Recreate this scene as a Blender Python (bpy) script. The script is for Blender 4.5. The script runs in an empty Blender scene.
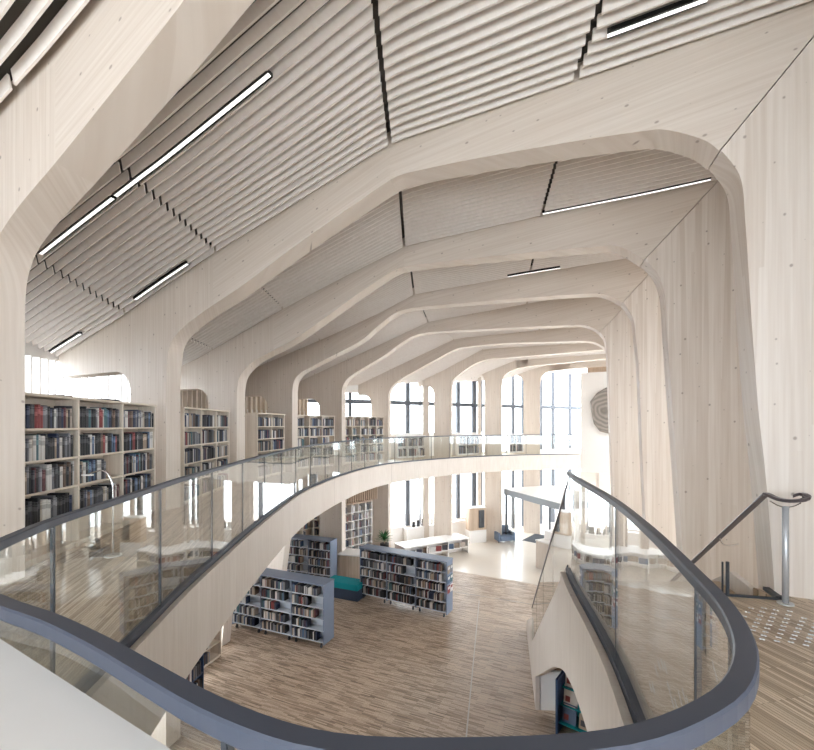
import bpy, bmesh, math, random
from mathutils import Vector, Matrix
random.seed(7)
R = math.radians
# ------------------------------------------------------------------ camera, sky, exposure
FP, CX, HY, EYE = 430.0, 407.0, 425.0, 1.55      # focal length and horizon of the photograph
LOW = -4.35                                       # lower floor level (upper floor is z = 0)
scn = bpy.context.scene
cam_d = bpy.data.cameras.new('camera'); cam = bpy.data.objects.new('camera', cam_d)
scn.collection.objects.link(cam); scn.camera = cam
cam.location = (0, 0, EYE); cam.rotation_euler = (R(90), 0, 0)
cam_d.sensor_width = 36; cam_d.lens = FP/814*36; cam_d.shift_y = (HY-375)/814
cam_d.clip_start = 0.02; cam_d.clip_end = 300
w = bpy.data.worlds.new('sky'); scn.world = w; w.use_nodes = True
nt = w.node_tree; bg = nt.nodes['Background']
SKY = 5.2
tc = nt.nodes.new('ShaderNodeTexCoord'); sp = nt.nodes.new('ShaderNodeSeparateXYZ')
rp = nt.nodes.new('ShaderNodeValToRGB')
rp.color_ramp.elements[0].position = 0.0; rp.color_ramp.elements[0].color = (.86, .91, 1, 1)
rp.color_ramp.elements[1].position = 0.7; rp.color_ramp.elements[1].color = (.96, .98, 1, 1)
nt.links.new(tc.outputs['Generated'], sp.inputs[0]); nt.links.new(sp.outputs['Z'], rp.inputs[0])
nt.links.new(rp.outputs[0], bg.inputs['Color']); bg.inputs['Strength'].default_value = SKY
scn.view_settings.view_transform = 'Standard'; scn.view_settings.look = 'None'
scn.view_settings.gamma = 1; scn.view_settings.use_curve_mapping = False
scn.view_settings.exposure = 0.85
scn.cycles.max_bounces = 12; scn.cycles.diffuse_bounces = 8; scn.cycles.transparent_max_bounces = 40
scn.cycles.glossy_bounces = 4; scn.cycles.sample_clamp_indirect = 6.0
scn.cycles.caustics_reflective = False; scn.cycles.caustics_refractive = False

# ------------------------------------------------------------------ helpers
C = scn.collection
def low(px, py, z=LOW):
    "plan position of a pixel seen on a level surface of height z"
    Z = (EYE-z)*FP/(py-HY); return ((px-CX)/FP*Z, Z)

def smooth(pts, n=8):
    out = []
    for i in range(len(pts)-1):
        p0 = pts[max(i-1, 0)]; p1 = pts[i]; p2 = pts[i+1]; p3 = pts[min(i+2, len(pts)-1)]
        for k in range(n):
            t = k/n
            out.append(tuple(.5*((2*p1[j])+(-p0[j]+p2[j])*t+(2*p0[j]-5*p1[j]+4*p2[j]-p3[j])*t*t
                      + (-p0[j]+3*p1[j]-3*p2[j]+p3[j])*t**3) for j in range(len(p1))))
    out.append(tuple(pts[-1])); return out
def resample(pts, step):
    L = [0]
    for a, b in zip(pts, pts[1:]): L.append(L[-1]+math.dist(a, b))
    n = max(2, round(L[-1]/step)); out = []; j = 0
    for i in range(n+1):
        d = L[-1]*i/n
        while j < len(L)-2 and L[j+1] < d: j += 1
        t = (d-L[j])/max(1e-9, L[j+1]-L[j])
        out.append(tuple(pts[j][k]+(pts[j+1][k]-pts[j][k])*t for k in range(len(pts[0]))))
    return out

class MB:
    def __init__(s): s.v = []; s.f = []; s.m = []; s.uv = {}
    def face(s, vs, mi=0):
        b = len(s.v); s.v += [tuple(v) for v in vs]; s.f.append(tuple(range(b, b+len(vs)))); s.m.append(mi)
    def hexa(s, c, mi=0):
        "c: 8 corners, bottom 4 CCW then top 4"
        b = len(s.v); s.v += [tuple(x) for x in c]
        for q in ((3,2,1,0),(4,5,6,7),(0,1,5,4),(1,2,6,5),(2,3,7,6),(3,0,4,7)):
            s.f.append(tuple(b+i for i in q)); s.m.append(mi)
    def box(s, x0, x1, y0, y1, z0, z1, mi=0):
        s.hexa([(x0,y0,z0),(x1,y0,z0),(x1,y1,z0),(x0,y1,z0),(x0,y0,z1),(x1,y0,z1),(x1,y1,z1),(x0,y1,z1)], mi)
    def bar(s, a, b, wd, z0, z1, mi=0):
        "upright slab of plan thickness wd from plan point a to plan point b"
        dx, dy = b[0]-a[0], b[1]-a[1]; L = math.hypot(dx, dy) or 1; nx, ny = -dy/L*wd/2, dx/L*wd/2
        q = [(a[0]+nx,a[1]+ny),(a[0]-nx,a[1]-ny),(b[0]-nx,b[1]-ny),(b[0]+nx,b[1]+ny)]
        s.hexa([(*p, z0) for p in q]+[(*p, z1) for p in q], mi)
    def prism(s, poly, z0, z1, mi=0):
        n = len(poly); b = len(s.v)
        s.v += [(p[0], p[1], z0) for p in poly]+[(p[0], p[1], z1) for p in poly]
        s.f.append(tuple(b+i for i in reversed(range(n)))); s.f.append(tuple(b+n+i for i in range(n))); s.m += [mi, mi]
        for i in range(n):
            j = (i+1) % n; s.f.append((b+i, b+j, b+n+j, b+n+i)); s.m.append(mi)
    def extrude(s, ring, d, mi=0):
        "ring of 3-D points swept by vector d"
        n = len(ring); b = len(s.v)
        s.v += [tuple(p) for p in ring]+[tuple(Vector(p)+Vector(d)) for p in ring]
        s.f.append(tuple(b+i for i in range(n))); s.f.append(tuple(b+n+i for i in reversed(range(n)))); s.m += [mi, mi]
        for i in range(n):
            j = (i+1) % n; s.f.append((b+i, b+n+i, b+n+j, b+j)); s.m.append(mi)
    def tube(s, pts, r, n=10, mi=0):
        pts = [Vector(p) for p in pts]; b = len(s.v)
        for i, p in enumerate(pts):
            t = (pts[min(i+1, len(pts)-1)]-pts[max(i-1, 0)]).normalized()
            u = t.cross(Vector((0, 0, 1)))
            if u.length < .05: u = t.cross(Vector((0, 1, 0)))
            u.normalize(); v = t.cross(u); rr = r[i] if isinstance(r, (list, tuple)) else r
            for k in range(n):
                a = 2*math.pi*k/n; s.v.append(tuple(p+u*math.cos(a)*rr+v*math.sin(a)*rr))
        for i in range(len(pts)-1):
            for k in range(n):
                k2 = (k+1) % n
                s.f.append((b+i*n+k, b+i*n+k2, b+(i+1)*n+k2, b+(i+1)*n+k)); s.m.append(mi)
        s.f.append(tuple(b+k for k in reversed(range(n)))); s.f.append(tuple(b+(len(pts)-1)*n+k for k in range(n))); s.m += [mi, mi]
    def sweep(s, path, sec, mi=0, closed_ends=True):
        "sec: list of (offset to the right of travel, z) swept along a plan path; path points (x, y) or (x, y, z)"
        b = len(s.v); n = len(sec); m = len(path)
        for i, p in enumerate(path):
            a = path[max(i-1, 0)]; c = path[min(i+1, m-1)]
            dx, dy = c[0]-a[0], c[1]-a[1]; L = math.hypot(dx, dy) or 1; nx, ny = dy/L, -dx/L
            z = p[2] if len(p) > 2 else 0
            for o, h in sec: s.v.append((p[0]+nx*o, p[1]+ny*o, z+h))
        for i in range(m-1):
            for k in range(n):
                k2 = (k+1) % n; s.f.append((b+i*n+k, b+(i+1)*n+k, b+(i+1)*n+k2, b+i*n+k2)); s.m.append(mi)
        s.f.append(tuple(b+k for k in range(n))); s.f.append(tuple(b+(m-1)*n+k for k in reversed(range(n)))); s.m += [mi, mi]
    def build(s, name, mats, parent=None, smooth_=False, uvf=None, fixn=True):
        me = bpy.data.meshes.new(name); me.from_pydata(s.v, [], s.f)
        if not isinstance(mats, (list, tuple)): mats = [mats]
        for m in mats: me.materials.append(m)
        for p, mi in zip(me.polygons, s.m): p.material_index = mi; p.use_smooth = smooth_
        if fixn:
            bm = bmesh.new(); bm.from_mesh(me); bmesh.ops.recalc_face_normals(bm, faces=bm.faces)
            big = [f for f in bm.faces if len(f.verts) > 4]
            if big: bmesh.ops.triangulate(bm, faces=big, ngon_method='EAR_CLIP')
            bm.to_mesh(me); bm.free()
        if uvf:
            ul = me.uv_layers.new(name='UVMap')
            for lp in me.loops: ul.data[lp.index].uv = uvf(me.vertices[lp.vertex_index].co)
        o = bpy.data.objects.new(name, me); C.objects.link(o)
        if parent: o.parent = parent
        return o
def tag(o, label=None, cat=None, group=None, kind=None):
    if label: o['label'] = label
    if cat: o['category'] = cat
    if group: o['group'] = group
    if kind: o['kind'] = kind
    return o
def thing(name, label, cat, loc=(0, 0, 0), rz=0, group=None):
    o = bpy.data.objects.new(name, None); C.objects.link(o); o.empty_display_size = .1
    o.location = loc; o.rotation_euler = (0, 0, rz); return tag(o, label, cat, group)
def local(parent, mb, name, mat, **k):
    "world-space builder whose mesh is re-expressed in the parent's frame"
    M = Matrix.LocRotScale(parent.location, parent.rotation_euler, None).inverted()
    mb.v = [tuple(M @ Vector(v)) for v in mb.v]
    return mb.build(name, mat, parent, **k)

# ------------------------------------------------------------------ materials
def newmat(name):
    m = bpy.data.materials.new(name); m.use_nodes = True; return m, m.node_tree, m.node_tree.nodes['Principled BSDF']
def plain(name, col, rough=.5, metal=0., noise=.06, scale=8., emit=None):
    m, t, b = newmat(name); N = t.nodes.new
    tcn = N('ShaderNodeTexCoord'); nz = N('ShaderNodeTexNoise'); nz.inputs['Scale'].default_value = scale
    mx = N('ShaderNodeMix'); mx.data_type = 'RGBA'
    mx.inputs[6].default_value = (*[c*(1-noise) for c in col], 1); mx.inputs[7].default_value = (*[min(1, c*(1+noise)) for c in col], 1)
    t.links.new(tcn.outputs['Object'], nz.inputs['Vector']); t.links.new(nz.outputs['Fac'], mx.inputs[0])
    t.links.new(mx.outputs[2], b.inputs['Base Color'])
    b.inputs['Roughness'].default_value = rough; b.inputs['Metallic'].default_value = metal
    if emit: b.inputs['Emission Color'].default_value = (*emit[0], 1); b.inputs['Emission Strength'].default_value = emit[1]
    return m
def wood(name, c1, c2, coord='UV', rot=0., lam=.045, knots=True, rough=.55, amp=1.):
    "glued laminated timber: fine grain along x, narrow lamellas, scattered knots"
    m, t, b = newmat(name); N = t.nodes.new; K = t.links.new
    tcn = N('ShaderNodeTexCoord'); mp = N('ShaderNodeMapping'); mp.inputs['Rotation'].default_value = (0, 0, rot)
    K(tcn.outputs[coord], mp.inputs[0])
    st = N('ShaderNodeMapping'); st.inputs['Scale'].default_value = (.35, 14, 1); K(mp.outputs[0], st.inputs[0])
    n1 = N('ShaderNodeTexNoise'); n1.inputs['Scale'].default_value = 2.2; n1.inputs['Detail'].default_value = 5; K(st.outputs[0], n1.inputs['Vector'])
    st2 = N('ShaderNodeMapping'); st2.inputs['Scale'].default_value = (.25, 1/lam, 1); K(mp.outputs[0], st2.inputs[0])
    vo = N('ShaderNodeTexVoronoi'); vo.inputs['Scale'].default_value = 1.0; vo.distance = 'CHEBYCHEV'; vo.voronoi_dimensions = '2D'; K(st2.outputs[0], vo.inputs['Vector'])
    sx = N('ShaderNodeSeparateColor'); K(vo.outputs['Color'], sx.inputs[0])
    ad = N('ShaderNodeMath'); ad.operation = 'ADD'; K(n1.outputs['Fac'], ad.inputs[0])
    ml = N('ShaderNodeMath'); ml.operation = 'MULTIPLY'; K(sx.outputs[0], ml.inputs[0]); ml.inputs[1].default_value = .45*amp; K(ml.outputs[0], ad.inputs[1])
    mr = N('ShaderNodeMapRange'); mr.inputs[1].default_value = .3; mr.inputs[2].default_value = 1.15; K(ad.outputs[0], mr.inputs[0])
    mx = N('ShaderNodeMix'); mx.data_type = 'RGBA'; mx.inputs[6].default_value = (*c1, 1); mx.inputs[7].default_value = (*c2, 1); K(mr.outputs[0], mx.inputs[0])
    out = mx.outputs[2]
    if knots:
        kn = N('ShaderNodeTexVoronoi'); kn.inputs['Scale'].default_value = 3.2; kn.voronoi_dimensions = '2D'; kn.inputs['Randomness'].default_value = 1
        st3 = N('ShaderNodeMapping'); st3.inputs['Scale'].default_value = (.8, 1.1, 1); K(mp.outputs[0], st3.inputs[0]); K(st3.outputs[0], kn.inputs['Vector'])
        s2 = N('ShaderNodeSeparateColor'); K(kn.outputs['Color'], s2.inputs[0])
        rad = N('ShaderNodeMapRange'); K(s2.outputs[1], rad.inputs[0]); rad.inputs[1].default_value = .12; rad.inputs[3].default_value = .02; rad.inputs[4].default_value = .062
        lt = N('ShaderNodeMath'); lt.operation = 'SUBTRACT'; K(rad.outputs[0], lt.inputs[0]); K(kn.outputs['Distance'], lt.inputs[1])
        sm = N('ShaderNodeMapRange'); sm.inputs[1].default_value = 0; sm.inputs[2].default_value = .03; sm.inputs[4].default_value = .62; K(lt.outputs[0], sm.inputs[0])
        m2 = N('ShaderNodeMix'); m2.data_type = 'RGBA'; m2.inputs[7].default_value = (c1[0]*.35, c1[1]*.3, c1[2]*.28, 1)
        K(out, m2.inputs[6]); K(sm.outputs[0], m2.inputs[0]); out = m2.outputs[2]
    K(out, b.inputs['Base Color']); b.inputs['Roughness'].default_value = rough; b.inputs['Specular IOR Level'].default_value = .3
    return m
def parquet(name, cols, rot, length=.55, width=.035, rough=.4, groove=.5):
    m, t, b = newmat(name); N = t.nodes.new; K = t.links.new
    tcn = N('ShaderNodeTexCoord'); mp = N('ShaderNodeMapping'); mp.inputs['Rotation'].default_value = (0, 0, rot); K(tcn.outputs['Object'], mp.inputs[0])
    br = N('ShaderNodeTexBrick'); br.offset = .37; br.squash = 1; br.inputs['Scale'].default_value = 1
    br.inputs['Brick Width'].default_value = length; br.inputs['Row Height'].default_value = width; br.inputs['Mortar Size'].default_value = .0012
    br.inputs['Bias'].default_value = 0; br.inputs['Color1'].default_value = (0, 0, 0, 1); br.inputs['Color2'].default_value = (1, 1, 1, 1); br.inputs['Mortar'].default_value = (.3, .3, .3, 1)
    K(mp.outputs[0], br.inputs['Vector'])
    st = N('ShaderNodeMapping'); st.inputs['Scale'].default_value = (1.2, 30, 1); K(mp.outputs[0], st.inputs[0])
    nz = N('ShaderNodeTexNoise'); nz.inputs['Scale'].default_value = 1.5; nz.inputs['Detail'].default_value = 4; K(st.outputs[0], nz.inputs['Vector'])
    ad = N('ShaderNodeMath'); ad.operation = 'MULTIPLY_ADD'; K(br.outputs['Color'], ad.inputs[0]); ad.inputs[1].default_value = .6; K(nz.outputs['Fac'], ad.inputs[2])
    rp = N('ShaderNodeValToRGB'); e = rp.color_ramp.elements
    e[0].position = .3; e[0].color = (*cols[0], 1); e[1].position = 1.1 if False else 1.0; e[1].color = (*cols[2], 1)
    x = rp.color_ramp.elements.new(.65); x.color = (*cols[1], 1); K(ad.outputs[0], rp.inputs[0])
    m2 = N('ShaderNodeMix'); m2.data_type = 'RGBA'; K(br.outputs['Fac'], m2.inputs[0]); K(rp.outputs[0], m2.inputs[6]); m2.inputs[7].default_value = (*[c*groove for c in cols[0]], 1)
    K(m2.outputs[2], b.inputs['Base Color']); b.inputs['Roughness'].default_value = rough
    return m
def glassmat(name, tint, f0=.045, gain=1., rough=0.):
    m = bpy.data.materials.new(name); m.use_nodes = True; t = m.node_tree; t.nodes.clear(); N = t.nodes.new; K = t.links.new
    o = N('ShaderNodeOutputMaterial'); tr = N('ShaderNodeBsdfTransparent'); tr.inputs[0].default_value = (*tint, 1)
    gl = N('ShaderNodeBsdfGlossy'); gl.inputs['Roughness'].default_value = rough
    lw = N('ShaderNodeLayerWeight'); lw.inputs[0].default_value = .5
    pw = N('ShaderNodeMath'); pw.operation = 'POWER'; K(lw.outputs['Facing'], pw.inputs[0]); pw.inputs[1].default_value = 4
    ma = N('ShaderNodeMath'); ma.operation = 'MULTIPLY_ADD'; ma.use_clamp = True; K(pw.outputs[0], ma.inputs[0]); ma.inputs[1].default_value = gain; ma.inputs[2].default_value = f0
    mx = N('ShaderNodeMixShader'); K(ma.outputs[0], mx.inputs[0]); K(tr.outputs[0], mx.inputs[1]); K(gl.outputs[0], mx.inputs[2]); K(mx.outputs[0], o.inputs[0])
    return m
W1, W2c = (.62, .535, .46), (.80, .735, .67)
M = dict(
    beam=wood('pale_glulam', W1, W2c, amp=.35), slat=wood('bleached_slat_wood', (.84, .78, .735), (.93, .89, .855), coord='Object', rot=0, knots=False, lam=.2, amp=.4),
    post=wood('pale_glulam_upright', W1, (.80, .74, .68), rot=R(90), lam=.07, amp=.9), lpost=wood('pale_glulam_left', W1, W2c, rot=R(90), amp=.3),
    shelf=wood('shelf_wood', (.62, .53, .44), (.78, .70, .60), coord='Object', knots=False),
    panel=wood('warm_wall_wood', (.45, .34, .25), (.62, .49, .38), coord='Object', rot=R(90), knots=False),
    fascia=wood('pale_fascia_wood', (.60, .53, .47), (.74, .68, .62), coord='Object', knots=True, lam=.5, amp=.4),
    white=plain('white_paint', (.80, .78, .76), .5, noise=.02), deck=plain('slat_gap_shade', (.07, .065, .06), .9),  # deck: dark colour stands in for the shade in the slat gaps
    steel=plain('brushed_steel', (.55, .56, .58), .4, .45), chrome=plain('bright_steel', (.75, .75, .76), .2, 1.),
    rail=plain('blue_grey_rail', (.045, .053, .076), .45, 0.), dark=plain('dark_metal', (.03, .034, .042), .4),
    frame=plain('grey_window_frame', (.09, .10, .12), .5), brown=plain('dark_bronze_handrail', (.12, .10, .105), .28, .4),
    blue=plain('blue_grey_steel_shelf', (.18, .22, .30), .45), bluelight=plain('pale_blue_steel_shelf', (.56, .61, .68), .4), navy=plain('navy_blue_panel', (.02, .05, .12), .5),
    teal=plain('teal_upholstery', (.0, .23, .27), .9), slate=plain('slate_upholstery', (.04, .055, .09), .9),
    sofa=plain('blue_grey_upholstery', (.17, .22, .31), .9), leaf=plain('green_leaf', (.03, .14, .04), .5, noise=.4, scale=3), pot=plain('black_pot', (.015, .015, .018), .4),
    mat=plain('dark_entrance_mat', (.05, .055, .065), .95), stone=None, paving=plain('pale_paving', (.78, .79, .80), .9, noise=.06, scale=.5),
    tile=plain('pale_stone_floor', (.70, .64, .57), .22, noise=.04, scale=1.5), joint=plain('floor_joint_metal', (.35, .34, .33), .4, .6),
    lamp=plain('luminaire_diffuser', (.9, .9, .9), .4, emit=((1, .99, .97), .7)), lampframe=plain('black_luminaire_frame', (.01, .01, .01), .4),
    glass=glassmat('balustrade_glass', (.955, .975, .965), .06, 1.2), pane=glassmat('window_glass', (.97, .985, .98), .03, .8),
    parq=parquet('lower_parquet', ((.12, .08, .052), (.32, .235, .17), (.54, .42, .325)), R(24), .34, .03),
    plank=parquet('upper_parquet', ((.23, .16, .10), (.44, .33, .225), (.68, .55, .41)), -R(104), .7, .022),
    strip=plain('matt_zinc_strip', (.50, .48, .46), .7, .0), greym=plain('grey_metal_edge', (.22, .24, .26), .5), tread=wood('tread_wood', (.40, .31, .22), (.58, .46, .34), coord='Object', knots=False),
)
def stonemat():
    m, t, b = newmat('ammonite_stone'); N = t.nodes.new; K = t.links.new
    tcn = N('ShaderNodeTexCoord'); nz = N('ShaderNodeTexNoise'); nz.inputs['Scale'].default_value = 2.5
    wv = N('ShaderNodeTexWave'); wv.wave_type = 'RINGS'; wv.rings_direction = 'SPHERICAL'; wv.inputs['Scale'].default_value = 1.6; wv.inputs['Distortion'].default_value = 5; wv.inputs['Detail'].default_value = 3
    K(tcn.outputs['Object'], wv.inputs['Vector'])
    rp = N('ShaderNodeValToRGB'); rp.color_ramp.elements[0].color = (.19, .17, .15, 1); rp.color_ramp.elements[1].color = (.33, .29, .26, 1); K(wv.outputs['Fac'], rp.inputs[0])
    K(rp.outputs[0], b.inputs['Base Color']); b.inputs['Roughness'].default_value = .6; return m
M['stone'] = stonemat()
BOOKC = dict(black=(.014, .014, .018), charcoal=(.05, .05, .06), grey=(.17, .17, .19), white=(.62, .60, .58), cream=(.46, .40, .34),
             navy=(.025, .035, .075), blue=(.08, .13, .22), teal=(.06, .13, .15), red=(.23, .045, .045), maroon=(.10, .028, .035), brown=(.12, .075, .055), tan=(.32, .25, .19))
BK = list(BOOKC); BKW = [10, 8, 6, 6, 3, 4, 2, 1.5, 1.0, 2.2, 2, 2]
def bookmat(n, c):
    m, t, b = newmat(n+'_book_cover'); N = t.nodes.new; K = t.links.new
    tcn = N('ShaderNodeTexCoord'); sp = N('ShaderNodeSeparateXYZ'); K(tcn.outputs['Generated'], sp.inputs[0])
    rp = N('ShaderNodeValToRGB'); rp.color_ramp.interpolation = 'CONSTANT'; alt = tuple(min(1, x*1.6+.05) for x in c) if sum(c) < 1 else tuple(x*.6 for x in c)
    e = rp.color_ramp.elements; e[0].color = (*c, 1); e[0].position = 0; e[1].color = (*alt, 1); e[1].position = .60
    for p, k in ((.80, c), (.86, alt), (.885, c)): x = e.new(p); x.color = (*k, 1)
    oi = N('ShaderNodeObjectInfo'); K(sp.outputs['Z'], rp.inputs[0]); K(rp.outputs[0], b.inputs['Base Color']); b.inputs['Roughness'].default_value = .5
    return m
BM = {k: bookmat(k, c) for k, c in BOOKC.items()}
BP = {k: plain(k+'_book_cloth', c, .6) for k, c in BOOKC.items()}
M['pages'] = plain('paper_pages', (.62, .57, .48), .9)

# ------------------------------------------------------------------ ribs: profiles traced on their own planes Z = Zc - K X
K_ = .5; DEP = (.10, .31)                          # skew of the rib planes; thickness vector in plan
def onplane(px, py, zc):
    t = (px-CX)/FP; Z = zc/(1+K_*t); return (t*Z, EYE+(HY-py)/FP*Z)
RIBS = {
 'B': dict(zc=5.62, inn=[(180.5,385),(181.7,366.7),(185,346.7),(196.7,331.7),(222,313),(253,293),(303,256.7),(356.7,220),(388,199),(402,190.5),(420,185),(480,173.5),(552,162),(600,155),(640,150),(654,149),(677,154),(698,162.5),(715,179),(726,199),(729.5,237),(733,290),(736,340),(742,417),(749,482),(757,590)],
   up=[(30,376),(60,357),(120,320),(170,285),(223,250),(270,221.7),(336.7,180),(375,156),(388,149),(402,142.5),(470,120),(572,85),(690,46),(814,5)], mit=((700,163),(814,35))),
 'C': dict(zc=8.965, inn=[(245,398),(245.5,389),(248,378),(255,369),(265,361),(301,342),(330,322),(358,302),(380,287),(397,276.5),(412,271.5),(453.5,266.7),(510,261),(571.6,255.5),(600,253.3),(613,253),(630,261),(648,275),(657,293),(660,315),(661.5,344),(668.5,441),(674,520)],
   up=[(181.7,366.7),(200,358),(276.7,313.3),(340,280),(403,248.5),(415,245),(541,217),(640,198),(715,182)], mit=((638,266),(714,185))),
 'D': dict(zc=12.2, inn=[(297.7,400),(298,390),(300,381),(306,374),(314,369.5),(330,361),(363,344),(380,330),(397,317),(412,311.5),(440,308.5),(460,306.7),(520,302),(584,297.7),(603.6,298.7),(619.6,306.7),(626,315),(630.7,325.8),(632.5,344),(635.5,373.7),(639,461),(643,540)],
   up=[(277,359),(330,336.5),(370,318),(380,313.5),(413.5,295.5),(425,293),(525,275.5),(629,258.7)], mit=((618,306),(646,277))),
 'E': dict(zc=15.2, inn=[(345.6,399),(345.8,391),(348,384),(353,378),(365,370),(387,357),(405,344),(421.5,336),(450,333),(520,329.5),(571.6,327.4),(585,328),(595,332),(601,338),(604,346),(606,370),(609,460),(612,530)],
   up=[(330,368),(380,345),(428,322.6),(440,320),(533,303),(604,290)], mit=((598,334),(622,309))),
 'F': dict(zc=18.3, inn=[(391,400),(391.2,394),(394,388),(400,382),(409,376.5),(435,362),(457,350.5),(470,348),(501,345),(560,343.2),(587.6,343),(598,346),(608,354),(613,366),(616,400),(620,530)],
   up=[(350,389.5),(380,375),(420,356),(453.5,340),(465,338),(571.6,327.4)], mit=((606,352),(625,332))),
 'G': dict(zc=21.2, inn=[(452.5,394),(453,387),(455,380),(463,373),(476,364.5),(490,360),(508,358.7),(560,354.5),(604,351),(615,353),(622,362),(625,400),(630,520)],
   up=[(415,384.5),(444,370.5),(482,350),(495,348.5),(587.6,343)], mit=((620,358),(640,338))),
 'H': dict(zc=24.1, inn=[(502,392),(502.5,383),(505,376),(513,371),(524,367.5),(560,364),(604,360),(620,362),(630,372),(634,400),(638,500)],
   up=[(470,380),(490,371),(515,361),(530,359.5),(604,354)], mit=((627,368),(645,350))),
 'I': dict(zc=26.8, inn=[(540,392),(540.5,383),(543,376),(552,371.5),(590,368),(625,367),(640,373),(645,400),(650,500)],
   up=[(515,376),(530,370),(550,364.5),(600,361)], mit=((638,371),(655,354))),
}
OUTER = [(-7.3,-3.6),(-7.4,2.0),(-7.62,6.0),(-7.8,9.2),(-7.5,12.8),(-6.6,16.0),(-4.4,18.6),(-1.5,19.8),(1.2,21.5),(3.8,23.2),(6.6,24.8),(12.0,27.6)]
RIGHT = [(7.5,-3.6),(7.5,4.0),(8.2,9.0),(9.6,14.0),(11.2,18.0),(12.4,23.0),(12.0,27.6)]
def xhit(poly, zc):
    "X where a rib plane meets a plan polyline"
    for a, b in zip(poly, poly[1:]):
        fa, fb = a[1]+K_*a[0]-zc, b[1]+K_*b[0]-zc
        if fa*fb <= 0 and fa != fb:
            t = fa/(fa-fb); return a[0]+(b[0]-a[0])*t
    return poly[-1][0]
prof = {}
for k, r in RIBS.items():
    back = r['zc']+DEP[1]+K_*DEP[0]
    r['I'] = [(x-DEP[0], z) for x, z in (onplane(px, py, back) for px, py in r['inn'])]
    r['U'] = [onplane(px, py, r['zc']) for px, py in r['up']]
    r['Mi'], r['Mo'] = onplane(*r['mit'][0], r['zc']), onplane(*r['mit'][1], r['zc'])
# the first rib: left half traced, the rest repeats the second rib's shape
A = dict(zc=2.08); back = A['zc']+DEP[1]+K_*DEP[0]
ai = [(x-DEP[0], z) for x, z in (onplane(px, py, back) for px, py in [(25,345),(25,310),(26.5,287),(30,270),(36,254),(45,240),(62,219),(95,184),(130,145),(200,66),(255,0)])]
au = [onplane(px, py, A['zc']) for px, py in [(0,118),(50,65),(95,13),(105,1)]]
B = RIBS['B']
A['I'] = ai+[p for p in B['I'] if p[0] > ai[-1][0]+.25]; A['U'] = au+[p for p in B['U'] if p[0] > au[-1][0]+.3]
A['Mi'], A['Mo'] = B['Mi'], B['Mo']; RIBS = {'A': A, **RIBS}
def upz(r, x):
    U = r['U']
    if x <= U[0][0]:
        s = (U[1][1]-U[0][1])/(U[1][0]-U[0][0]); return U[0][1]+s*(x-U[0][0])
    for a, b in zip(U, U[1:]):
        if x <= b[0]: return a[1]+(b[1]-a[1])*(x-a[0])/(b[0]-a[0])
    return U[-1][1]+.02*(x-U[-1][0])
def ridge(r):
    U = r['U']; i = max(range(1, len(U)-1), key=lambda i: (U[i][1]-U[i-1][1])/(U[i][0]-U[i-1][0])-(U[i+1][1]-U[i][1])/(U[i+1][0]-U[i][0])); return U[i][0]
RN = list(RIBS)
rx = {'A': -.42, 'B': onplane(390, 149, 5.62)[0], 'C': onplane(404, 248, 8.965)[0], 'D': onplane(414, 295, 12.2)[0], 'E': onplane(428, 322, 15.2)[0],
      'F': onplane(454, 340, 18.3)[0], 'G': onplane(483, 350, 21.2)[0], 'H': onplane(516, 361, 24.1)[0], 'I': onplane(550, 364, 26.8)[0]}
ordw = {'A': 'first', 'B': 'second', 'C': 'third', 'D': 'fourth', 'E': 'fifth', 'F': 'sixth', 'G': 'seventh', 'H': 'eighth', 'I': 'ninth'}
seen = {'A': 'nearest rib, curving up out of the left edge of the view', 'B': 'large rib whose right post stands beside the steel handrail post'}
S = math.sqrt(1+K_*K_)
def ruv(ang):
    c, s = math.cos(ang), math.sin(ang)
    return lambda co: ((co.x*S*c+co.z*s)+co.y*.37, (-co.x*S*s+co.z*c)+co.y*.2)
TOPX = .28
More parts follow.
